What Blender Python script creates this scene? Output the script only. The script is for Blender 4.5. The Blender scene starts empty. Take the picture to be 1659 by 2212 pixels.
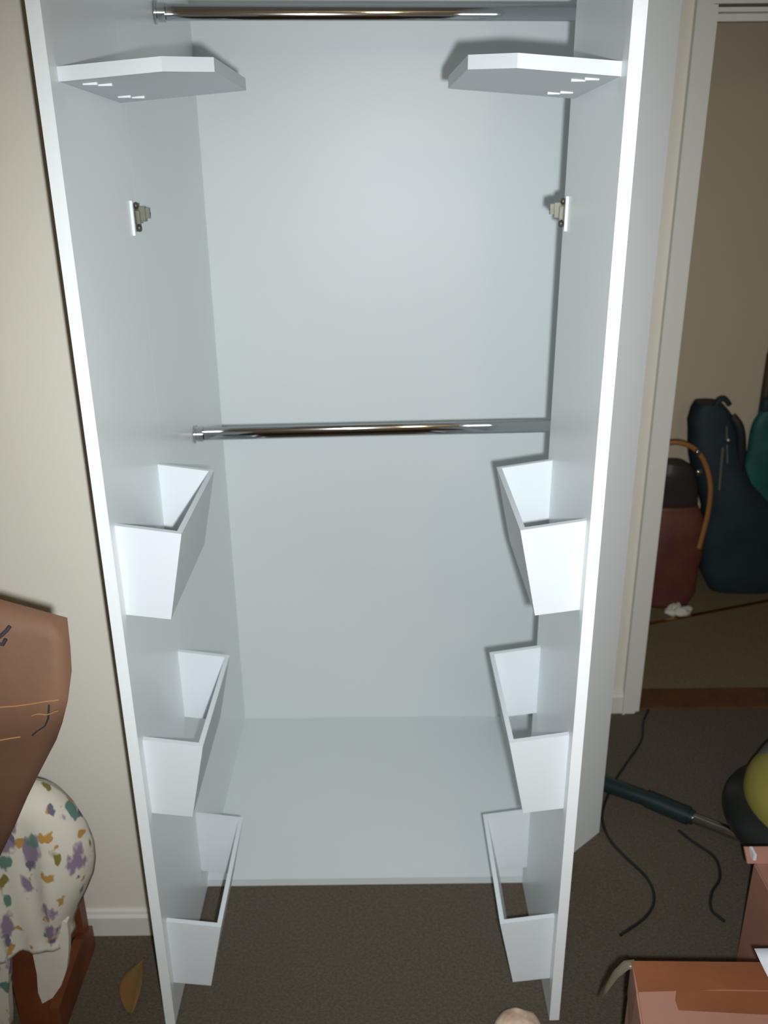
import bpy, bmesh, math, random
from mathutils import Vector, Matrix, noise
random.seed(7)
S = bpy.context.scene
C = S.collection

# ------------------------------------------------------------------ camera
F_PX = 1948.0
cam_d = bpy.data.cameras.new('camera')
cam = bpy.data.objects.new('camera', cam_d); C.objects.link(cam)
cam_d.sensor_fit = 'VERTICAL'; cam_d.sensor_height = 24.0
cam_d.lens = F_PX / 2212.0 * 24.0
cam_d.clip_start = 0.02
cam_d.dof.use_dof = True; cam_d.dof.focus_distance = 1.25; cam_d.dof.aperture_fstop = 4.0
right = Vector((0.9999412, -0.00608291, -0.0089775))
up = Vector((0.01059517, 0.37161528, 0.92832636))
fwd = Vector((0.00231075, 0.92836689, -0.37165788))
cam.matrix_world = Matrix(((right.x, up.x, -fwd.x, 0), (right.y, up.y, -fwd.y, 0),
                           (right.z, up.z, -fwd.z, 1.65), (0, 0, 0, 1)))
S.camera = cam

# ------------------------------------------------------------------ world, flash, exposure
w = bpy.data.worlds.new('world'); S.world = w; w.use_nodes = True
w.node_tree.nodes['Background'].inputs[0].default_value = (0.75, 0.80, 0.9, 1)
w.node_tree.nodes['Background'].inputs[1].default_value = 0.05
S.view_settings.view_transform = 'Standard'; S.view_settings.look = 'None'
S.view_settings.exposure = 0.0; S.view_settings.gamma = 1.0; S.view_settings.use_curve_mapping = False
FLASH_W = 128.0
fl = bpy.data.lights.new('camera_flash', 'SPOT'); fl.energy = FLASH_W
fl.color = (0.93, 0.985, 1.02); fl.shadow_soft_size = 0.013
fl.spot_size = math.radians(100); fl.spot_blend = 1.0
fo = bpy.data.objects.new('camera_flash', fl); C.objects.link(fo)
fo.location = (0.040, 0.0, 1.606)
aim = Vector((0.06, 1.0, -0.40))
fo.rotation_euler = aim.to_track_quat('-Z', 'Y').to_euler()
# soft bounce from the flash-lit room behind the photographer: a dim ceiling lamp
LAMP = Vector((0.47, -1.0, 2.16))
lp = bpy.data.lights.new('ceiling_lamp_light', 'POINT'); lp.energy = 5.5
lp.color = (1.0, 0.80, 0.55); lp.shadow_soft_size = 0.07
lo = bpy.data.objects.new('ceiling_lamp_light', lp); C.objects.link(lo); lo.location = LAMP

# ------------------------------------------------------------------ helpers
def srgb(r, g, b):
    f = lambda c: (c/255/12.92) if c/255 <= 0.04045 else ((c/255+0.055)/1.055)**2.4
    return (f(r), f(g), f(b), 1)

def mat(name, col, rough=0.5, metal=0.0, noise_amt=0.0, nscale=40.0, bump=0.0, bscale=200.0, spec=0.5, col2=None, alpha=None):
    m = bpy.data.materials.new(name); m.use_nodes = True
    nt = m.node_tree; b = nt.nodes['Principled BSDF']
    b.inputs['Base Color'].default_value = col; b.inputs['Roughness'].default_value = rough
    b.inputs['Metallic'].default_value = metal; b.inputs['Specular IOR Level'].default_value = spec
    tc = nt.nodes.new('ShaderNodeTexCoord')
    if noise_amt > 0 or col2:
        n = nt.nodes.new('ShaderNodeTexNoise'); n.inputs['Scale'].default_value = nscale; n.inputs['Detail'].default_value = 6
        nt.links.new(tc.outputs['Object'], n.inputs['Vector'])
        mx = nt.nodes.new('ShaderNodeMix'); mx.data_type = 'RGBA'
        mx.inputs['A'].default_value = col
        mx.inputs['B'].default_value = col2 if col2 else tuple(c*(1-noise_amt) for c in col[:3])+(1,)
        cr = nt.nodes.new('ShaderNodeMapRange'); cr.inputs['From Min'].default_value = 0.35; cr.inputs['From Max'].default_value = 0.65
        nt.links.new(n.outputs['Fac'], cr.inputs['Value']); nt.links.new(cr.outputs['Result'], mx.inputs['Factor'])
        nt.links.new(mx.outputs['Result'], b.inputs['Base Color'])
    if bump > 0:
        n2 = nt.nodes.new('ShaderNodeTexNoise'); n2.inputs['Scale'].default_value = bscale; n2.inputs['Detail'].default_value = 4
        nt.links.new(tc.outputs['Object'], n2.inputs['Vector'])
        bp = nt.nodes.new('ShaderNodeBump'); bp.inputs['Strength'].default_value = bump; bp.inputs['Distance'].default_value = 0.004
        nt.links.new(n2.outputs['Fac'], bp.inputs['Height']); nt.links.new(bp.outputs['Normal'], b.inputs['Normal'])
    if alpha is not None:
        b.inputs['Alpha'].default_value = alpha
    return m

M = {}
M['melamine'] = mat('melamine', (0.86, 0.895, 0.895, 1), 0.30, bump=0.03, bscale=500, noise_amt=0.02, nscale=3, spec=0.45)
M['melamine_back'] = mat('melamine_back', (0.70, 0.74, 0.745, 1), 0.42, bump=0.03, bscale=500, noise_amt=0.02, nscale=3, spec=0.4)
M['edging'] = mat('edging', (0.80, 0.84, 0.86, 1), 0.4, bump=0.02)
M['rack'] = mat('rack_board', (0.69, 0.73, 0.75, 1), 0.5, bump=0.02)
M['wall'] = mat('wall_paint', srgb(220, 213, 200), 0.85, bump=0.05, bscale=120, noise_amt=0.03, nscale=2)
M['hallwall'] = mat('hall_paint', srgb(214, 196, 168), 0.85, bump=0.05, bscale=120, noise_amt=0.03, nscale=2)
M['ceil'] = mat('ceiling_paint', srgb(230, 226, 215), 0.9, bump=0.05)
M['trim'] = mat('trim_paint', srgb(214, 212, 202), 0.45, bump=0.02)
M['carpet'] = mat('carpet', srgb(108, 98, 84), 1.0, noise_amt=0.28, nscale=160, bump=0.9, bscale=380, spec=0.08)
M['timber'] = mat('threshold_timber', srgb(106, 68, 44), 0.55, noise_amt=0.3, nscale=14, bump=0.1)
M['brass'] = mat('brass', srgb(190, 140, 70), 0.3, metal=1.0, bump=0.05)
M['chrome'] = mat('chrome', (0.60, 0.61, 0.63, 1), 0.06, metal=1.0)
M['steel'] = mat('hinge_steel', (0.10, 0.095, 0.07, 1), 0.35, metal=0.4, bump=0.05)
M['plastic'] = mat('clear_fixing', (0.9, 0.93, 0.93, 1), 0.1, bump=0.02)
M['card'] = mat('cardboard', srgb(102, 72, 52), 0.75, noise_amt=0.12, nscale=9, bump=0.12, bscale=60)
M['cardR'] = mat('cardboard_pink', srgb(172, 124, 106), 0.7, noise_amt=0.08, nscale=9, bump=0.10, bscale=60)
M['tape'] = mat('packing_tape', srgb(140, 86, 56), 0.25, noise_amt=0.12, nscale=14, bump=0.15, bscale=40)
M['gloss'] = mat('glossy_tape_wrinkle', srgb(150, 108, 72), 0.3, bump=0.05)
M['hallcarpet'] = mat('hall_carpet', srgb(136, 120, 92), 1.0, noise_amt=0.22, nscale=160, bump=0.6, bscale=380, spec=0.08)
M['cleartape'] = mat('clear_tape', srgb(130, 122, 100), 0.3, bump=0.2, bscale=40, alpha=0.6)
M['ink'] = mat('ink', srgb(40, 38, 44), 0.7)
M['paper'] = mat('paper', srgb(225, 228, 235), 0.8, bump=0.05)
M['wood'] = mat('orange_wood', srgb(122, 66, 34), 0.5, noise_amt=0.35, nscale=12, bump=0.05)
M['darkplastic'] = mat('dark_plastic', srgb(34, 38, 36), 0.4, bump=0.05)
M['teal_tube'] = mat('dark_teal_plastic', srgb(30, 46, 46), 0.35, bump=0.05)
M['yellow'] = mat('yellow_shell', srgb(158, 150, 74), 0.45, noise_amt=0.08, nscale=12, bump=0.03)
M['greyshell'] = mat('grey_shell', srgb(104, 106, 100), 0.4, bump=0.03)
M['navy'] = mat('navy_canvas', srgb(34, 50, 58), 0.7, noise_amt=0.25, nscale=12, bump=0.3, bscale=90)
M['teal'] = mat('teal_nylon', srgb(22, 96, 88), 0.6, noise_amt=0.4, nscale=10, bump=0.3, bscale=60)
M['bagdark'] = mat('black_leather', srgb(52, 46, 44), 0.5, bump=0.3, bscale=60)
M['bagred'] = mat('patchwork_leather', srgb(104, 62, 40), 0.55, col2=srgb(96, 44, 52), nscale=11, bump=0.3, bscale=60)
M['bagtan'] = mat('tan_leather', srgb(150, 100, 48), 0.5, bump=0.2)
M['tissue'] = mat('tissue', srgb(214, 210, 195), 0.95, bump=0.3)
M['leaf'] = mat('dried_leaf', srgb(140, 84, 44), 0.7, col2=srgb(104, 92, 46), nscale=14, bump=0.2)
M['ball'] = mat('speckled_fleece', srgb(226, 206, 178), 0.95, col2=srgb(190, 150, 130), nscale=30, bump=0.5, bscale=90)
M['cord'] = mat('black_cord', srgb(30, 30, 30), 0.5, bump=0.02)
M['bronze'] = mat('olive_wood', srgb(72, 54, 30), 0.6, noise_amt=0.3, nscale=10)

def floral():
    m = bpy.data.materials.new('floral_cotton'); m.use_nodes = True
    nt = m.node_tree; b = nt.nodes['Principled BSDF']; b.inputs['Roughness'].default_value = 0.9
    tc = nt.nodes.new('ShaderNodeTexCoord')
    def layer(scale, size, offset, stretch, rot):
        mp = nt.nodes.new('ShaderNodeMapping'); mp.inputs['Location'].default_value = offset
        mp.inputs['Scale'].default_value = stretch; mp.inputs['Rotation'].default_value = (0, rot, 0)
        nt.links.new(tc.outputs['Object'], mp.inputs['Vector'])
        nz = nt.nodes.new('ShaderNodeTexNoise'); nz.inputs['Scale'].default_value = 45; nt.links.new(mp.outputs[0], nz.inputs['Vector'])
        ad = nt.nodes.new('ShaderNodeMix'); ad.data_type = 'VECTOR'; ad.inputs['Factor'].default_value = 0.03
        nt.links.new(mp.outputs[0], ad.inputs['A']); nt.links.new(nz.outputs['Color'], ad.inputs['B'])
        v = nt.nodes.new('ShaderNodeTexVoronoi'); v.inputs['Scale'].default_value = scale; v.inputs['Randomness'].default_value = 0.85
        nt.links.new(ad.outputs['Result'], v.inputs['Vector'])
        r = nt.nodes.new('ShaderNodeMapRange'); r.inputs['From Min'].default_value = size; r.inputs['From Max'].default_value = size*0.75
        nt.links.new(v.outputs['Distance'], r.inputs['Value'])
        return r.outputs['Result']
    cur = None; base = srgb(206, 199, 184)
    for (sc, sz, off, st, rot, col) in [
            (24, 0.24, (3, 1, 0), (1.0, 1.0, 0.45), 0.7, srgb(120, 112, 48)),
            (24, 0.25, (0.4, 0, 2), (1.0, 1.0, 0.9), 0.3, srgb(176, 134, 66)),
            (19, 0.38, (1.3, 0, 0.2), (1.15, 1.0, 0.62), 0.25, srgb(132, 116, 134)),
            (19, 0.20, (1.31, 0.0, 0.22), (1.15, 1.0, 0.62), 0.25, srgb(100, 94, 112)),
            (19, 0.24, (5.1, 2, 1.7), (1.0, 1.0, 0.55), -0.6, srgb(92, 122, 112))]:
        mx = nt.nodes.new('ShaderNodeMix'); mx.data_type = 'RGBA'
        if cur is None: mx.inputs['A'].default_value = base
        else: nt.links.new(cur, mx.inputs['A'])
        mx.inputs['B'].default_value = col
        nt.links.new(layer(sc, sz, off, st, rot), mx.inputs['Factor'])
        cur = mx.outputs['Result']
    nt.links.new(cur, b.inputs['Base Color'])
    return m
M['floral'] = floral()
M['lining'] = mat('white_lining', srgb(212, 204, 190), 0.9, noise_amt=0.06, nscale=10, bump=0.2, bscale=60)

class MB:
    def __init__(self): self.bm = bmesh.new()
    def box(self, x0, x1, y0, y1, z0, z1, mi=0):
        vs = [self.bm.verts.new(p) for p in ((x0,y0,z0),(x1,y0,z0),(x1,y1,z0),(x0,y1,z0),(x0,y0,z1),(x1,y0,z1),(x1,y1,z1),(x0,y1,z1))]
        for f in ((0,3,2,1),(4,5,6,7),(0,1,5,4),(1,2,6,5),(2,3,7,6),(3,0,4,7)):
            fc = self.bm.faces.new([vs[i] for i in f]); fc.material_index = mi
        return self
    def prism(self, pts, vec, mi=0):
        """pts: planar loop of 3D points, extruded along vec"""
        a = [self.bm.verts.new(p) for p in pts]; v = Vector(vec)
        b = [self.bm.verts.new(Vector(p)+v) for p in pts]; n = len(pts)
        fs = [self.bm.faces.new(a), self.bm.faces.new(list(reversed(b)))]
        for i in range(n): fs.append(self.bm.faces.new((a[(i+1) % n], a[i], b[i], b[(i+1) % n])))
        for f in fs: f.material_index = mi
        return self
    def tube(self, pts, r, seg=12, mi=0, sx=1.0, cap=True):
        pts = [Vector(p) for p in pts]; n = len(pts); rings = []
        rr = r if isinstance(r, (list, tuple)) else [r]*n
        prevu = None
        for i, p in enumerate(pts):
            t = (pts[min(i+1, n-1)]-pts[max(i-1, 0)]).normalized()
            ref = Vector((0, 0, 1)) if abs(t.z) < 0.9 else Vector((0, 1, 0))
            u = (ref - t*ref.dot(t)).normalized()
            if prevu is not None:
                u = (prevu - t*prevu.dot(t)).normalized()
            prevu = u; s = t.cross(u)
            rings.append([self.bm.verts.new(p+u*math.cos(2*math.pi*k/seg)*rr[i]+s*math.sin(2*math.pi*k/seg)*rr[i]*sx) for k in range(seg)])
        for i in range(n-1):
            for k in range(seg):
                f = self.bm.faces.new((rings[i][k], rings[i][(k+1) % seg], rings[i+1][(k+1) % seg], rings[i+1][k])); f.material_index = mi; f.smooth = True
        if cap:
            for rg in (rings[0], rings[-1]):
                f = self.bm.faces.new([self.bm.verts.new(v.co) for v in rg]); f.material_index = mi
        return self
    def ellipsoid(self, c, r, mi=0, seg=32, rings=20, fn=None):
        g = []
        for i in range(rings+1):
            th = math.pi*i/rings; row = []
            for k in range(seg):
                ph = 2*math.pi*k/seg
                d = Vector((math.sin(th)*math.cos(ph), math.sin(th)*math.sin(ph), math.cos(th)))
                p = Vector((c[0]+d.x*r[0], c[1]+d.y*r[1], c[2]+d.z*r[2]))
                if fn: p = fn(p, d)
                row.append(self.bm.verts.new(p))
            g.append(row)
        for i in range(rings):
            for k in range(seg):
                f = self.bm.faces.new((g[i][k], g[i+1][k], g[i+1][(k+1) % seg], g[i][(k+1) % seg])); f.smooth = True; f.material_index = mi
        bmesh.ops.remove_doubles(self.bm, verts=self.bm.verts[:], dist=1e-6)
        return self
    def bevel(self, w, seg=2):
        bmesh.ops.bevel(self.bm, geom=[e for e in self.bm.edges], offset=w, segments=seg, affect='EDGES', clamp_overlap=True)
        return self
    def build(self, name, mats, parent=None, smooth=None, kind=None):
        bmesh.ops.recalc_face_normals(self.bm, faces=self.bm.faces[:])
        me = bpy.data.meshes.new(name); self.bm.to_mesh(me); self.bm.free()
        for m in (mats if isinstance(mats, list) else [mats]): me.materials.append(m)
        o = bpy.data.objects.new(name, me); C.objects.link(o)
        if parent is not None: o.parent = parent; o.matrix_parent_inverse = parent_inv(parent)
        if kind: o['kind'] = kind
        return o

def parent_inv(p):
    m = Matrix.Identity(4); q = p; chain = []
    while q is not None:
        chain.append(q.matrix_basis.copy()); q = q.parent
    # empties here are only translated, meshes sit at identity
    t = Vector((0, 0, 0))
    for c in chain: t += c.translation
    pi = p.matrix_parent_inverse
    t2 = Vector((0, 0, 0)); q = p
    while q is not None:
        t2 += q.matrix_parent_inverse.translation; q = q.parent
    return Matrix.Translation(-(t+t2))

def empty(name, loc, label, cat, group=None):
    o = bpy.data.objects.new(name, None); C.objects.link(o); o.location = loc; o.empty_display_size = 0.05
    o['label'] = label; o['category'] = cat
    if group: o['group'] = group
    return o
def tag(o, label, cat, group=None):
    o['label'] = label; o['category'] = cat
    if group: o['group'] = group
    return o

def struct(name, mb, m): return mb.build(name, m, kind='structure')

# ------------------------------------------------------------------ room shell
struct('floor', MB().box(-2.3, 3.0, -2.4, 4.0, -0.05, 0.0), M['carpet'])
struct('ceiling', MB().box(-2.3, 3.0, -2.4, 4.0, 2.45, 2.5), M['ceil'])
NIB = 1.562
struct('wall_left', MB().box(-2.0, -0.475, NIB, 2.52, 0, 2.45), M['wall'])          # wall beside the wardrobe alcove
BY = 2.409; DX0, DX1, DZ = 0.793, 1.62, 1.957
mb = MB().box(-0.475, DX0+0.012, BY, BY+0.11, 0, 2.45).box(DX1, 2.2, BY, BY+0.11, 0, 2.45).box(DX0+0.012, DX1, BY, BY+0.11, DZ+0.012, 2.45)
struct('wall_back', mb, M['wall'])
struct('wall_right', MB().box(2.2, 2.3, -2.4, 3.50, 0, 2.45), M['wall'])
struct('wall_rear', MB().box(-2.1, 2.2, -2.4, -2.3, 0, 2.45), M['wall'])
struct('wall_side', MB().box(-2.1, -2.0, -2.3, 2.52, 0, 2.45), M['wall'])
struct('wall_hallway', MB().box(0.2, 2.2, 3.50, 3.60, 0, 2.45), M['hallwall'])
struct('wall_hallway_end', MB().box(0.2, 0.3, 2.519, 3.50, 0, 2.45), M['hallwall'])

def profile_board(x0, x1, yf, z0, z1):
    """skirting with a stepped, rounded top seen in cross-section"""
    pts = [(x0, yf, z0), (x0, yf-0.014, z0), (x0, yf-0.014, z1-0.016), (x0, yf-0.009, z1-0.010), (x0, yf-0.007, z1-0.003), (x0, yf-0.003, z1), (x0, yf, z1)]
    return MB().prism(pts, (x1-x0, 0, 0))
struct('baseboard_left', profile_board(-2.0, -0.475, NIB, 0.0, 0.068), M['trim'])
struct('baseboard_back', profile_board(0.56, 0.748, BY, 0.0, 0.075), M['trim'])
struct('baseboard_hallway', profile_board(0.3, 2.2, 3.50, 0.0, 0.07), M['trim'])

# doorway architrave, jamb and stop (one painted frame)
def leg(xa, xb, yf, yb, z1): return (xa, xb, yf, yb, 0.0, z1)
mb = MB()
mb.box(0.748, DX0-0.006, BY-0.016, BY, 0, DZ+0.066)
mb.box(0.748, 0.755, BY-0.021, BY-0.016, 0, DZ+0.066)
mb.box(DX0-0.006, DX0, BY-0.010, BY, 0, DZ+0.006)
mb.box(DX1, DX1+0.071, BY-0.016, BY, 0, DZ+0.066)
mb.box(DX0-0.006, DX1, BY-0.016, BY, DZ+0.006, DZ+0.066)
struct('trim_1', mb, M['trim'])
mb = MB()
mb.box(DX0, DX0+0.012, BY-0.004, BY+0.114, 0, DZ)
mb.box(DX1-0.012, DX1, BY-0.004, BY+0.114, 0, DZ)
mb.box(DX0+0.012, DX1-0.012, BY-0.004, BY+0.114, DZ-0.010, DZ)
mb.box(DX0+0.012, DX1-0.012, BY+0.030, BY+0.062, DZ-0.026, DZ-0.010)
mb.box(DX0+0.012, DX0+0.018, BY+0.030, BY+0.062, 0, DZ-0.010)
mb.box(DX1-0.018, DX1-0.012, BY+0.030, BY+0.062, 0, DZ-0.010)
struct('trim_2', mb, M['trim'])
struct('trim_3', MB().box(DX0+0.018, DX1-0.018, BY+0.004, BY+0.112, 0.0, 0.008), M['timber'])
struct('floor_hallway', MB().box(0.3, 2.2, 2.521, 3.5, 0.0, 0.002), M['hallcarpet'])
# brass carpet strip crossing the hallway floor at a slant
d = Vector((0.518, 0.174, 0)).normalized(); nrm = Vector((-d.y, d.x, 0))
p0 = Vector((0.70, 2.863, 0.0)); p1 = p0 + d*1.5
struct('trim_4', MB().prism([p0-nrm*0.007, p1-nrm*0.007, p1+nrm*0.007, p0+nrm*0.007], (0, 0, 0.007)), M['brass'])

# ------------------------------------------------------------------ wardrobe
XL, XR, YF, YC, YB = -0.431, 0.330, 1.318, 1.690, 2.361
TOP = 2.28
wr = empty('wardrobe', (0, 1.9, 0), 'white built-in wardrobe standing open between the cream wall and the doorway', 'wardrobe')
MB().box(-0.450, XL, YC+0.0004, YB, 0.0, TOP).build('side_panel', M['melamine'], wr)
MB().prism([(0.345, 1.6995, 0), (0.360, 1.690, 0), (0.556, 1.8645, 0), (0.545, 1.880, 0)], (0, 0, TOP)).build('angled_side_panel', M['melamine'], wr)
MB().box(0.532, 0.550, 1.884, YB, 0.0, TOP).build('side_panel', M['melamine'], wr)
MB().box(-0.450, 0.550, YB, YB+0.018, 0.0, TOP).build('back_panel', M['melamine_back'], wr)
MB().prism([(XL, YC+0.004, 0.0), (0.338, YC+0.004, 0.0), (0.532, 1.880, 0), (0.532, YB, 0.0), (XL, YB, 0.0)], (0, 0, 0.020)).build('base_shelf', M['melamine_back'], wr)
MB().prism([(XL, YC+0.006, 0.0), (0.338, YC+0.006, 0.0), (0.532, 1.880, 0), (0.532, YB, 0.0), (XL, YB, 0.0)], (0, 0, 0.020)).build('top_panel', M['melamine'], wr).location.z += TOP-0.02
def rail(zc, ya, yb):
    a = Vector((-0.427, ya, zc)); b = Vector((0.528, yb, zc)); t = (b-a).normalized()
    r = MB().tube([a, b], 0.0150, seg=48, sx=0.5).build('hanging_rail', M['chrome'], wr)
    for e, s in ((a, 1), (b, -1)):
        c = e - t*0.003*s
        MB().tube([c, c+t*0.004*s], 0.021, seg=28).tube([c, c+t*0.020*s], 0.0172, seg=28).build('rail_socket', M['chrome'], r)
rail(1.904, 1.990, 2.060)
rail(1.046, 2.004, 2.048)

def make_door(side):
    s = 1 if side < 0 else -1            # direction from the door face into the opening
    X = XL if side < 0 else XR
    lab = None
    d = MB()
    d.box(min(X, X-s*0.0195), max(X, X-s*0.0195), YF, YC, 0.004, 2.24)
    door = d.build('door', M['melamine'], wr)
    # pale edge banding along the free edge
    # board outline helper: points given as (offset from door, z)
    def board(y0, th, pts):
        return [(X+s*a, y0, z) for a, z in pts], (0, th, 0)
    for zt in (1.093, 0.679, 0.252):
        r = MB()
        h = 0.162
        front = [(0.0, zt), (0.106, zt-0.016), (0.074, zt-h-0.010), (0.0, zt-h)]
        p, v = board(1.3445, 0.010, front); r.prism(p, v)
        p, v = board(1.6500, 0.010, front); r.prism(p, v)
        # outer board leaning inwards with the trapezoid ends
        def lerp(u): return (0.106+(0.074-0.106)*u, zt-0.016+(-h-0.010+0.016)*u)
        o0, o1 = lerp(0.0), lerp(1.0)
        loop = [(X+s*o0[0], 1.3547, o0[1]), (X+s*o1[0], 1.3547, o1[1]), (X+s*(o1[0]-0.009), 1.3547, o1[1]+0.001), (X+s*(o0[0]-0.009), 1.3547, o0[1]+0.0012)]
        r.prism(loop, (0, 0.2951, 0))
        r.build('shoe_rack', M['rack'], door)
    # shaped corner shelf; it climbs very slightly away from the door
    sh = MB(); k = 0.080
    plan = [(0.0, 1.352), (0.141, 1.352), (0.203, 1.405), (0.212, 1.660), (0.0, 1.662)]
    zb = 1.741
    sh.prism([(X+s*a, y, zb+k*a-0.040*(y-1.352)) for a, y in plan], (0, 0, 0.0185))
    for a, y in ((0.030, 1.395), (0.044, 1.42), (0.030, 1.575), (0.046, 1.60)):
        zz = zb+k*a-0.040*(y-1.352)
        sh.box(X+s*a-0.010, X+s*a+0.010, y-0.003, y+0.003, zz-0.0025, zz+0.001, 1)
    sh.build('corner_shelf', [M['rack'], M['melamine']], door)
    # hinge: cup flange on the door, arm and cross plate behind it
    for zc in (1.545, 0.10):
        hg = MB()
        def hb(a0, a1, y0, y1, z0, z1, mi): hg.box(min(X+s*a0, X+s*a1), max(X+s*a0, X+s*a1), y0, y1, z0, z1, mi)
        yo = 0.0 if side < 0 else 0.004
        if zc < 1: continue
        hb(-0.001, 0.0045, 1.650+yo, 1.656+yo, zc-0.029, zc+0.029, 0)
        hb(0.0, 0.012, 1.662+yo, 1.686+yo, zc-0.010, zc+0.012, 1)
        hb(0.010, 0.020, 1.668+yo, 1.684+yo, zc-0.007, zc+0.018, 1)
        hb(0.018, 0.027, 1.672+yo, 1.682+yo, zc-0.002, zc+0.016, 1)
        hg.ellipsoid((X+s*0.005, 1.672+yo, zc+0.020), (0.005, 0.006, 0.006), 1, 14, 8)
        hg.ellipsoid((X+s*0.006, 1.676+yo, zc-0.018), (0.005, 0.006, 0.007), 1, 14, 8)
        hb(0.000, 0.009, 1.674+yo, 1.682+yo, zc-0.024, zc+0.024, 1)
        hg.ellipsoid((X+s*0.022, 1.680+yo, zc+0.006), (0.006, 0.006, 0.006), 1, 14, 8)
        hg.build('hinge', [M['edging'], M['steel']], door)
    return door
make_door(-1)
make_door(1)

# ------------------------------------------------------------------ lamp (behind the photographer, mirrored in the rails)
lamp = empty('ceiling_lamp', (LAMP.x, LAMP.y, 2.45), 'round ceiling lamp glowing warm yellow behind the photographer', 'lamp')
gm = bpy.data.materials.new('glowing_globe'); gm.use_nodes = True
gb = gm.node_tree.nodes['Principled BSDF']; gb.inputs['Base Color'].default_value = (1, .9, .7, 1)
gb.inputs['Emission Color'].default_value = (1.0, 0.74, 0.36, 1); gb.inputs['Emission Strength'].default_value = 30
MB().tube([(LAMP.x, LAMP.y, 2.45), (LAMP.x, LAMP.y, 2.40)], 0.05, 24).tube([(LAMP.x, LAMP.y, 2.44), (LAMP.x, LAMP.y, 2.29)], 0.006, 10).build('fitting', M['trim'], lamp)
g = MB().ellipsoid((LAMP.x, LAMP.y, 2.23), (0.055, 0.055, 0.065), 0).build('globe', gm, lamp)
lo.location = (LAMP.x, LAMP.y, 2.12)

# ------------------------------------------------------------------ tilted carton, left foreground
def P(*a): return Vector(a)
ct = empty('cardboard_carton', (-0.70, 1.2, 0.50), 'brown cardboard carton with creased bulging flap at the left edge, above the floral cover', 'cardboard box')
rowsR = [P(-0.453, 1.150, 1.032), P(-0.4515, 1.140, 0.992), P(-0.453, 1.130, 0.954), P(-0.458, 1.120, 0.914), P(-0.476, 1.132, 0.868), P(-0.501, 1.150, 0.820), P(-0.540, 1.170, 0.752), P(-0.579, 1.190, 0.684), P(-0.622, 1.21, 0.604), P(-0.666, 1.230, 0.524)]
rowsL = [P(-0.90, 1.150, 1.172), P(-0.90, 1.140, 1.11), P(-0.90, 1.128, 1.04), P(-0.90, 1.112, 0.95), P(-0.90, 1.120, 0.845), P(-0.90, 1.138, 0.79), P(-0.90, 1.165, 0.72), P(-0.90, 1.19, 0.66), P(-0.90, 1.215, 0.59), P(-0.90, 1.235, 0.52)]
mb = MB(); N = 14; back = P(-0.17, 0.28, -0.19)
RS = 0.85
def nearer(p, r=RS): return Vector((p.x*r, p.y*r, 1.65+(p.z-1.65)*r))
rowsR = [nearer(p) for p in rowsR]; rowsL = [nearer(p) for p in rowsL]
back = P(-0.12, 0.20, -0.135)
def crease(i, u): return 0.006*math.exp(-((i-3.6-1.4*(1-u))**2)*3.0) + 0.003*math.sin(i*2.1+u*7)
for off, sg in ((Vector((0, 0, 0)), 1), (back, -1)):
    grid = []
    for i in range(len(rowsR)):
        row = []
        for j in range(N+1):
            u = j/N; p = rowsL[i].lerp(rowsR[i], u)
            if sg > 0: p = p + Vector((0, -1, 0.2))*crease(i, u)
            row.append(mb.bm.verts.new(p+off))
        grid.append(row)
    for i in range(len(grid)-1):
        for j in range(N): mb.bm.faces.new((grid[i][j], grid[i+1][j], grid[i+1][j+1], grid[i][j+1])).smooth = True
    if sg > 0: ga = grid
    else: gb_ = grid
loopA = ga[0][:] + [r[-1] for r in ga[1:]] + ga[-1][-2::-1] + [r[0] for r in ga[-2:0:-1]]
loopB = gb_[0][:] + [r[-1] for r in gb_[1:]] + gb_[-1][-2::-1] + [r[0] for r in gb_[-2:0:-1]]
for i in range(len(loopA)):
    j = (i+1) % len(loopA); mb.bm.faces.new((loopA[i], loopB[i], loopB[j], loopA[j]))
mb.build('body', M['card'], ct)
# long horizontal tape wrinkles and a marker scrawl
def on_face(x, z, lift=0.0006):
    # point on the carton face at pre-scaled x, z
    for k in range(len(rowsR)-1):
        a_, b_ = rowsL[k].lerp(rowsR[k], 0), rowsL[k+1]
        for u in (max(0, min(1, (x*RS-rowsL[k].x)/(rowsR[k].x-rowsL[k].x))),):
            A_, B_ = rowsL[k].lerp(rowsR[k], u), rowsL[k+1].lerp(rowsR[k+1], u)
            zt_ = 1.65+(z-1.65)*RS
            if B_.z <= zt_ <= A_.z:
                t = (A_.z-zt_)/(A_.z-B_.z); p = A_.lerp(B_, t)
                ii = k+t; c = crease(ii, u)
                return Vector((x*RS, p.y-c-lift, zt_+0.2*c))
    return Vector((x*RS, 0.95, 1.65+(z-1.65)*RS))
mb = MB()
for (a, b_, wd) in (((-0.64, 0.893), (-0.472, 0.912), 0.0010), ((-0.515, 0.886), (-0.475, 0.893), 0.0008), ((-0.66, 0.826), (-0.548, 0.833), 0.0010)):
    mb.tube([on_face(a[0]+(b_[0]-a[0])*t/8, a[1]+(b_[1]-a[1])*t/8+0.002*math.sin(t), 0.0) for t in range(9)], wd, 6)
mb.build('tape_crease', M['gloss'], ct)
mb = MB()
mb.tube([on_face(-0.553, 1.006), on_face(-0.545, 1.012), on_face(-0.538, 1.018), on_face(-0.533, 1.024)], 0.0024, 6)
mb.build('marker_scrawl', M['ink'], ct); mb = MB()
mb.tube([on_face(-0.553, 1.000), on_face(-0.545, 0.998), on_face(-0.540, 1.006)], 0.0024, 6)
mb.build('marker_scrawl', M['ink'], ct); mb = MB()
mb.tube([on_face(-0.487, 0.905, .0), on_face(-0.492, 0.880, .0), on_face(-0.503, 0.862, .0), on_face(-0.520, 0.848, 0.0), on_face(-0.530, 0.838, 0.0)], 0.0011, 6)
mb.build('marker_line', M['ink'], ct)

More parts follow.
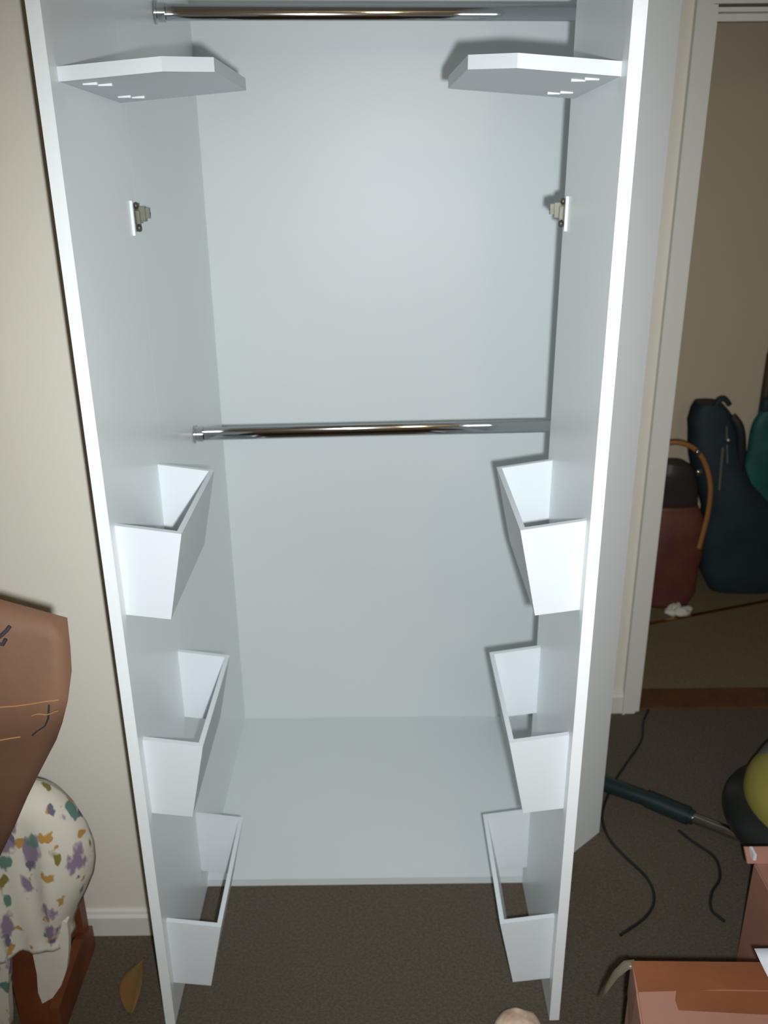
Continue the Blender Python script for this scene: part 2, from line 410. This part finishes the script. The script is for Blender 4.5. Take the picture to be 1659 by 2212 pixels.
# ------------------------------------------------------------------ chair under a floral cover
ch = empty('chair', (-0.75, 1.4, 0), 'orange wooden chair under a floral cotton cover by the left wall', 'chair')
outl = [(-1.15, 0.60), (-0.80, 0.60), (-0.677, 0.60), (-0.640, 0.598), (-0.612, 0.585), (-0.592, 0.565), (-0.572, 0.535), (-0.558, 0.500), (-0.550, 0.455), (-0.552, 0.415), (-0.560, 0.380), (-0.578, 0.340), (-0.598, 0.300), (-0.614, 0.262)]
def cover_mesh():
    mb = MB(); bm = mb.bm
    NR, NC = 44, 46; G = []
    def right_at(z):
        for (x0, z0), (x1, z1) in zip(outl[3:], outl[4:]):
            if z1 <= z <= z0: return x0+(x1-x0)*(z0-z)/(z0-z1)
        return outl[-1][0] if z < outl[-1][1] else outl[3][0]
    front = []; backg = []
    for i in range(NR+1):
        z = 0.598 - (0.598-0.235)*(i/NR); xr = right_at(z); rf = []; rb = []
        for j in range(NC+1):
            u = j/NC; x = -1.15+(xr+1.15)*u
            edge = min(1.0, (1-u)*NC/7.0); edge = math.sqrt(max(0, 1-(1-edge)**2))
            topf = min(1.0, i/6.0); topf = math.sqrt(max(0, 1-(1-topf)**2))
            puff = 0.055*edge*topf
            low = i/NR
            fold = (0.012*math.sin(x*62+low*3.0)+0.007*math.sin(x*121+1.3))*low*edge
            rf.append(bm.verts.new((x, 1.345-puff-fold-0.01*low, z + (0.018*(1-edge)*0 ))))
            rb.append(bm.verts.new((x, 1.345+puff*0.5+0.01, z-0.01*(1-edge*topf))))
        front.append(rf); backg.append(rb)
    for g_ in (front, backg):
        for i in range(NR):
            for j in range(NC):
                bm.faces.new((g_[i][j], g_[i+1][j], g_[i+1][j+1], g_[i][j+1])).smooth = True
    for i in range(NR):
        for j in (0, NC):
            bm.faces.new((front[i][j], backg[i][j], backg[i+1][j], front[i+1][j])).smooth = True
    for j in range(NC):
        for i in (0, NR):
            bm.faces.new((front[i][j], front[i][j+1], backg[i][j+1], backg[i][j])).smooth = True
    return mb
cv = cover_mesh().build('floral_cover', M['floral'], ch)
# hanging white lining corner (rounded flap) and the far floral skirt
def flap(pts, y, th, name, m, par):
    mb = MB(); n = len(pts)
    mb.prism([(x, y, z) for x, z in pts], (0, th, 0))
    return mb.build(name, m, par)
lin = [(-0.700, 0.34), (-0.604, 0.30), (-0.606, 0.262), (-0.612, 0.222), (-0.622, 0.178), (-0.638, 0.138), (-0.660, 0.105), (-0.682, 0.090), (-0.686, 0.120), (-0.681, 0.17), (-0.681, 0.225)]
flap(lin, 1.299, 0.014, 'lining', M['lining'], ch)
flap([(-1.0, 0.30), (-0.712, 0.30), (-0.716, 0.22), (-0.728, 0.15), (-0.735, 0.09), (-0.748, 0.02), (-1.0, 0.012)], 1.268, 0.020, 'skirt', M['floral'], ch)
MB().box(-0.742, -0.672, 1.316, 1.344, 0.0, 0.30).build('leg', M['wood'], ch)
MB().box(-1.11, -1.07, 1.300, 1.332, 0.0, 0.30).build('leg', M['wood'], ch)
MB().prism([(-0.672, 1.30, 0.0), (-0.672, 1.52, 0.0), (-0.672, 1.52, 0.06), (-0.672, 1.46, 0.085), (-0.672, 1.30, 0.075)], (0.020, 0, 0)).build('side_rail', M['wood'], ch)
MB().box(-0.690, -0.660, 1.490, 1.520, 0.06, 0.34).build('leg', M['wood'], ch)
MB().box(-1.11, -1.08, 1.490, 1.520, 0.0, 0.34).build('leg', M['wood'], ch)

# ------------------------------------------------------------------ leaf on the carpet
lf = MB(); n = 12; prev = None
a0, a1 = Vector((-0.537, 1.471)), Vector((-0.527, 1.336))
for i in range(n+1):
    u = i/n; c = a0.lerp(a1, u); wd = 0.024*math.sin(math.pi*u)**0.8
    sk = -0.010*math.sin(math.pi*u)
    vs = [lf.bm.verts.new((c.x+sk+k*wd, c.y, 0.003+0.010*abs(k)*math.sin(math.pi*u)+0.004)) for k in (-1, -.5, 0, .5, 1)]
    if prev:
        for k in range(4): lf.bm.faces.new((prev[k], prev[k+1], vs[k+1], vs[k])).smooth = True
    prev = vs
lf.tube([(a0.x, a0.y-.002, 0.006), (a0.x+.004, a0.y+.012, 0.006)], 0.0014, 6)
lo_ = lf.build('dried_leaf', M['leaf']); sm = lo_.modifiers.new('s', 'SOLIDIFY'); sm.thickness = 0.0012
tag(lo_, 'dry orange-brown leaf lying on the carpet left of the wardrobe door', 'leaf')

# ------------------------------------------------------------------ fleece ball at the bottom edge
def fz(p, d):
    q = noise.noise(p*60)*0.003
    return p + d*q
b_ = MB().ellipsoid((0.258, 1.268, 0.036), (0.048, 0.046, 0.034), 0, 40, 24, fz).build('fleece_ball', M['ball'])
tag(b_, 'round beige speckled fleece ball on the carpet before the right wardrobe door', 'ball')

# ------------------------------------------------------------------ front right carton
fc = empty('cardboard_carton', (0.55, 0.95, 0), 'taped pinkish cardboard carton in the bottom right corner, closed top', 'cardboard box')
TL = Vector((0.406, 1.107, 0.40)); TR = Vector((0.86, 1.095, 0.40)); yl = Vector((-0.055, -0.40, 0))
def q(u, v, z=0.40):      # u along far edge, v towards the camera
    p = TL.lerp(TR, u) + yl*v; p.z = z; return p
mb = MB()
mb.prism([q(0, 0, 0.002), q(1, 0, 0.002), q(1, 1, 0.002), q(0, 1, 0.002)], (0, 0, 0.398)); mb.bevel(0.003, 2)
mb.build('body', M['cardR'], fc)
mb = MB()
mb.prism([q(0.0, -0.002, 0.4003), q(1, -0.002, 0.4003), q(1, 0.135, 0.4003), q(0.30, 0.13, 0.4003), q(0.008, 0.145, 0.4003)], (0, 0, 0.0009))
mb.prism([q(0.14, 0.135, 0.4003), q(1, 0.14, 0.4003), q(1, 0.245, 0.4003), q(0.42, 0.24, 0.4003), q(0.135, 0.225, 0.4003), q(0.130, 0.18, 0.4003)], (0, 0, 0.0006))
# the tape runs on down the left side
a = q(0, -0.002, 0.4005); b2 = q(0, 0.145, 0.4005); c2 = q(0, 0.12, 0.29); d2 = q(0, 0.0, 0.33)
mb.prism([a, b2, c2, d2], (-0.0010, 0.0, 0))
mb.build('packing_tape', M['tape'], fc)
mb = MB()
e0 = q(0, -0.002, 0.401)
strip = [e0+Vector((0.004, 0.002, 0.001)), e0+Vector((-0.012, 0.004, -0.004)), e0+Vector((-0.026, 0.006, -0.028)), e0+Vector((-0.037, 0.006, -0.062)), e0+Vector((-0.043, 0.004, -0.090))]
wds = [0.012, 0.012, 0.010, 0.007, 0.002]
pv = None
for s_, w_ in zip(strip, wds):
    vs = [mb.bm.verts.new(s_+Vector((0.0, 0.0, 0))), mb.bm.verts.new(s_+Vector((0.4*w_, -1.2*w_, -0.3*w_)))]
    if pv: mb.bm.faces.new((pv[0], pv[1], vs[1], vs[0])).smooth = True
    pv = vs
tt = mb.build('loose_tape_end', M['cleartape'], fc); sm = tt.modifiers.new('s', 'SOLIDIFY'); sm.thickness = 0.0006
pp = MB(); 
pv = None
for i in range(7):
    u = i/6; z = 0.4022 + 0.014*(1-u)**2
    A = Vector((0.6100+0.012*u, 1.116-0.11*u, z)); Bq = A + Vector((0.15, 0.0-0.01*u, 0.0))
    vs = [pp.bm.verts.new(A), pp.bm.verts.new(Bq)]
    if pv: pp.bm.faces.new((pv[0], pv[1], vs[1], vs[0])).smooth = True
    pv = vs
po = pp.build('paper_sheet', M['paper']); sm = po.modifiers.new('s', 'SOLIDIFY'); sm.thickness = 0.0006
tag(po, 'white paper sheet lying on the taped carton at the right edge', 'paper')

# ------------------------------------------------------------------ open carton behind it
oc = empty('cardboard_carton', (0.95, 1.30, 0), 'closed cardboard carton standing behind the taped carton at the right edge', 'cardboard box')
x0, x1, y0, y1, zt = 0.758, 1.08, 1.12, 1.452, 0.283
MB().box(x0, x1, y0, y1, 0.002, zt).bevel(0.003, 2).build('body', M['cardR'], oc)
mb = MB()   # rear flap that has sprung up and curls
prof = [(y1-0.004, zt), (y1+0.010, zt+0.012), (y1+0.022, zt+0.020), (y1+0.026, zt+0.018), (y1+0.014, zt+0.007), (y1+0.001, zt-0.001)]
mb.prism([(x0-0.014, y, z) for y, z in prof], (x1-x0+0.014, 0, 0))
mb.build('flap', M['cardR'], oc)
MB().box(x0-0.004, x0+0.002, y1-0.004, y1+0.020, zt+0.008, zt+0.0225).build('tape_tab', M['paper'], oc)

# ------------------------------------------------------------------ vacuum cleaner
vc = empty('vacuum_cleaner', (1.05, 1.92, 0), 'yellow and grey vacuum cleaner with dark wand on the carpet at the right edge', 'vacuum cleaner')
cx, cy, cz = 1.055, 1.800, 0.150
MB().ellipsoid((cx, cy, cz), (0.155, 0.175, 0.125), 0, 40, 24).build('shell', M['yellow'], vc)
MB().ellipsoid((cx+0.03, cy+0.05, cz+0.028), (0.150, 0.135, 0.105), 0, 40, 24).build('lid', M['greyshell'], vc)
def bump_fn(p, d): return p
MB().ellipsoid((cx-0.01, cy+0.01, 0.085), (0.185, 0.205, 0.085), 0, 40, 20).build('bumper', M['darkplastic'], vc)
wp = [(0.582, 2.035, 0.035), (0.612, 2.005, 0.037), (0.702, 1.945, 0.038), (0.799, 1.870, 0.038)]
MB().tube(wp, [0.021, 0.022, 0.020, 0.019], 20).tube([(0.700, 1.947, 0.038), (0.790, 1.877, 0.038)], 0.024, 20).build('wand', M['teal_tube'], vc)
MB().tube([(0.795, 1.873, 0.038), (0.905, 1.790, 0.040)], 0.0145, 20).build('chrome_tube', M['chrome'], vc)
hs = []
for i in range(30):
    u = i/29; hs.append((0.905+0.05*u, 1.790+0.05*u, 0.040+0.03*u))
MB().tube(hs, [0.019+0.002*(i % 2) for i in range(30)], 16).build('hose', M['darkplastic'], vc)

def smooth_path(pts, n=8):
    out = []
    P_ = [Vector(p) for p in pts]; P_ = [P_[0]*2-P_[1]] + P_ + [P_[-1]*2-P_[-2]]
    for i in range(1, len(P_)-2):
        for k in range(n):
            t = k/n; a, b, c, d = P_[i-1:i+3]
            out.append(0.5*((2*b)+(-a+c)*t+(2*a-5*b+4*c-d)*t*t+(-a+3*b-3*c+d)*t**3))
    out.append(P_[-2]); return out
zc = 0.0045
c1 = MB().tube(smooth_path([(0.835, 2.405, zc), (0.800, 2.34, zc), (0.768, 2.246, zc), (0.690, 2.13, zc), (0.640, 2.055, zc), (0.586, 1.95, zc), (0.572, 1.89, zc), (0.576, 1.83, zc), (0.599, 1.772, zc), (0.634, 1.70, zc), (0.634, 1.636, zc), (0.599, 1.581, zc), (0.527, 1.529, zc)]), 0.0036, 8).build('power_cord', M['cord'])
tag(c1, 'long dark power cord curving over the carpet beside the angled wardrobe side', 'cord')
c2_ = MB().tube(smooth_path([(0.762, 1.862, zc), (0.788, 1.818, zc), (0.822, 1.765, zc), (0.812, 1.70, zc), (0.775, 1.650, zc), (0.757, 1.600, zc), (0.775, 1.565, zc), (0.810, 1.545, zc)][:7]+[(0.752, 1.56, zc)][:0]), 0.0036, 8).build('power_cord', M['cord'])
tag(c2_, 'short dark cord looping from the vacuum wand toward the open carton', 'cord')

# ------------------------------------------------------------------ tissue
def tz(p, d):
    q_ = noise.noise(p*38)*0.55 + noise.noise(p*90)*0.25
    v = p + d*0.020*q_*2; v.z = max(v.z, 0.002); return v
t_ = MB().ellipsoid((1.118, 3.035, 0.018), (0.050, 0.026, 0.020), 0, 48, 28, tz).build('crumpled_tissue', M['tissue'])
tag(t_, 'crumpled white tissue on the hallway floor near the brass strip', 'tissue')

# ------------------------------------------------------------------ hallway bags
def soft_bag(outline, yc, dep, wob=0.006, n=26, seed=0.0, r=1.0):
    outline = [(max(0.004+0.004*i, 1.65+(z-1.65)*r), a*r, b*r) for i, (z, a, b) in enumerate(outline)]
    """closed bag body: rows of (z, xl, xr) from bottom to top, rounded section"""
    mb = MB(); rings = []
    rows = []
    for i in range(len(outline)-1):
        for k in range(4):
            t = k/4; a, b = outline[i], outline[i+1]
            rows.append(tuple(a[m]+(b[m]-a[m])*t for m in range(3)))
    rows.append(outline[-1])
    H_ = rows[-1][0]-rows[0][0]
    for (z, xl, xr) in rows:
        u = (z-rows[0][0])/H_; c = (xl+xr)/2; hw = (xr-xl)/2
        dd = dep*(0.55+0.45*math.sin(math.pi*min(1, max(0.04, 0.9*(1-u)+0.08))))
        ring = []
        for k in range(n):
            th = 2*math.pi*k/n; cs, sn = math.cos(th), math.sin(th)
            px = c+hw*math.copysign(abs(cs)**0.75, cs); py = yc+dd*math.copysign(abs(sn)**0.75, sn)
            w_ = noise.noise(Vector((px*9+seed, py*9, z*9)))*wob*2
            ring.append(mb.bm.verts.new((px+w_*cs, py+w_*sn, z)))
        rings.append(ring)
    for i in range(len(rings)-1):
        for k in range(n): mb.bm.faces.new((rings[i][k], rings[i][(k+1) % n], rings[i+1][(k+1) % n], rings[i+1][k])).smooth = True
    mb.bm.faces.new(rings[0]); mb.bm.faces.new(rings[-1])
    return mb
def far(pts, r): return [(x*r, y*r, 1.65+(z-1.65)*r) for x, y, z in pts]
# navy backpack
rk = empty('backpack', (1.32, 3.27, 0), 'tall dark navy backpack with a steel buckle standing near the hallway wall', 'backpack'); r = 1.033
soft_bag([(0.012, 1.33, 1.50), (0.05, 1.27, 1.53), (0.14, 1.225, 1.53), (0.25, 1.205, 1.52), (0.40, 1.20, 1.46), (0.50, 1.165, 1.36), (0.60, 1.135, 1.315), (0.68, 1.115, 1.295), (0.74, 1.105, 1.275), (0.78, 1.115, 1.24), (0.805, 1.13, 1.215)], 3.235, 0.075, seed=2, r=r).build('body', M['navy'], rk)
MB().tube(smooth_path(far([(1.185, 3.10, 0.795), (1.195, 3.095, 0.822), (1.215, 3.095, 0.826), (1.235, 3.10, 0.805)], r), 5), 0.010, 10).build('grab_handle', M['navy'], rk)
MB().tube(smooth_path(far([(1.245, 3.085, 0.765), (1.275, 3.075, 0.72), (1.293, 3.075, 0.62), (1.295, 3.085, 0.52)], r), 6), 0.017, 8, sx=0.4).build('shoulder_strap', M['darkplastic'], rk)
MB().tube(far([(1.222, 3.068, 0.735), (1.240, 3.060, 0.60)], r), 0.007, 8, sx=.5).build('light_strap', M['greyshell'], rk)
MB().tube(far([(1.217, 3.064, 0.66), (1.222, 3.058, 0.50)], r), 0.010, 8, sx=.5).build('light_strap', M['greyshell'], rk)
MB().ellipsoid(far([(1.232, 3.056, 0.683)], r)[0], (0.009, 0.006, 0.013), 0, 16, 10).build('buckle', M['chrome'], rk)
# handbag
hb_ = empty('handbag', (1.12, 3.14, 0), 'red-brown patchwork leather handbag with arched handle behind the doorway trim', 'handbag'); r = 1.026
soft_bag([(0.03, 0.99, 1.15), (0.10, 0.955, 1.175), (0.25, 0.95, 1.185), (0.40, 0.96, 1.175), (0.45, 0.97, 1.15)], 3.12, 0.055, seed=5, r=r).build('body', M['bagred'], hb_)
soft_bag([(0.44, 0.97, 1.15), (0.50, 0.98, 1.14), (0.57, 0.99, 1.125), (0.60, 0.995, 1.11), (0.615, 1.00, 1.08)], 3.12, 0.042, seed=9, r=r).build('top_flap', M['bagdark'], hb_)
MB().tube(smooth_path(far([(0.99, 3.03, 0.685), (1.05, 3.02, 0.690), (1.105, 3.015, 0.665), (1.145, 3.01, 0.61), (1.168, 3.00, 0.53), (1.170, 2.995, 0.44), (1.16, 2.99, 0.36), (1.15, 2.985, 0.30)], r), 6), 0.0095, 10, sx=0.5).build('handle', M['bagtan'], hb_)
MB().ellipsoid(far([(1.108, 3.003, 0.660)], r)[0], (0.011, 0.008, 0.013), 0, 16, 10).build('buckle', M['chrome'], hb_)
MB().ellipsoid(far([(1.116, 2.990, 0.590)], r)[0], (0.014, 0.009, 0.014), 0, 16, 10).build('buckle', M['chrome'], hb_)
# teal bag
tb = empty('holdall', (1.60, 3.42, 0), 'teal nylon holdall standing behind the navy backpack at the right edge', 'bag'); r = 1.125
soft_bag([(0.18, 1.42, 1.72), (0.30, 1.31, 1.72), (0.45, 1.282, 1.72), (0.60, 1.282, 1.72), (0.68, 1.292, 1.67), (0.76, 1.302, 1.63), (0.805, 1.32, 1.57)], 3.41, 0.045, seed=12, r=r).build('body', M['teal'], tb)
soft_bag([(0.79, 1.320, 1.38), (0.82, 1.318, 1.38), (0.845, 1.325, 1.37)], 3.41, 0.02, seed=3, r=r).build('zip_tab', M['navy'], tb)
# post leaning at the wall
ps = MB().tube([(1.535, 3.475, 0.0), (1.525, 3.475, 0.45), (1.522, 3.475, 0.90), (1.535, 3.480, 0.99)], [0.020, 0.021, 0.018, 0.010], 16).build('wooden_post', M['bronze'])
tag(ps, 'dark wooden post leaning on the hallway wall behind the teal holdall', 'post')
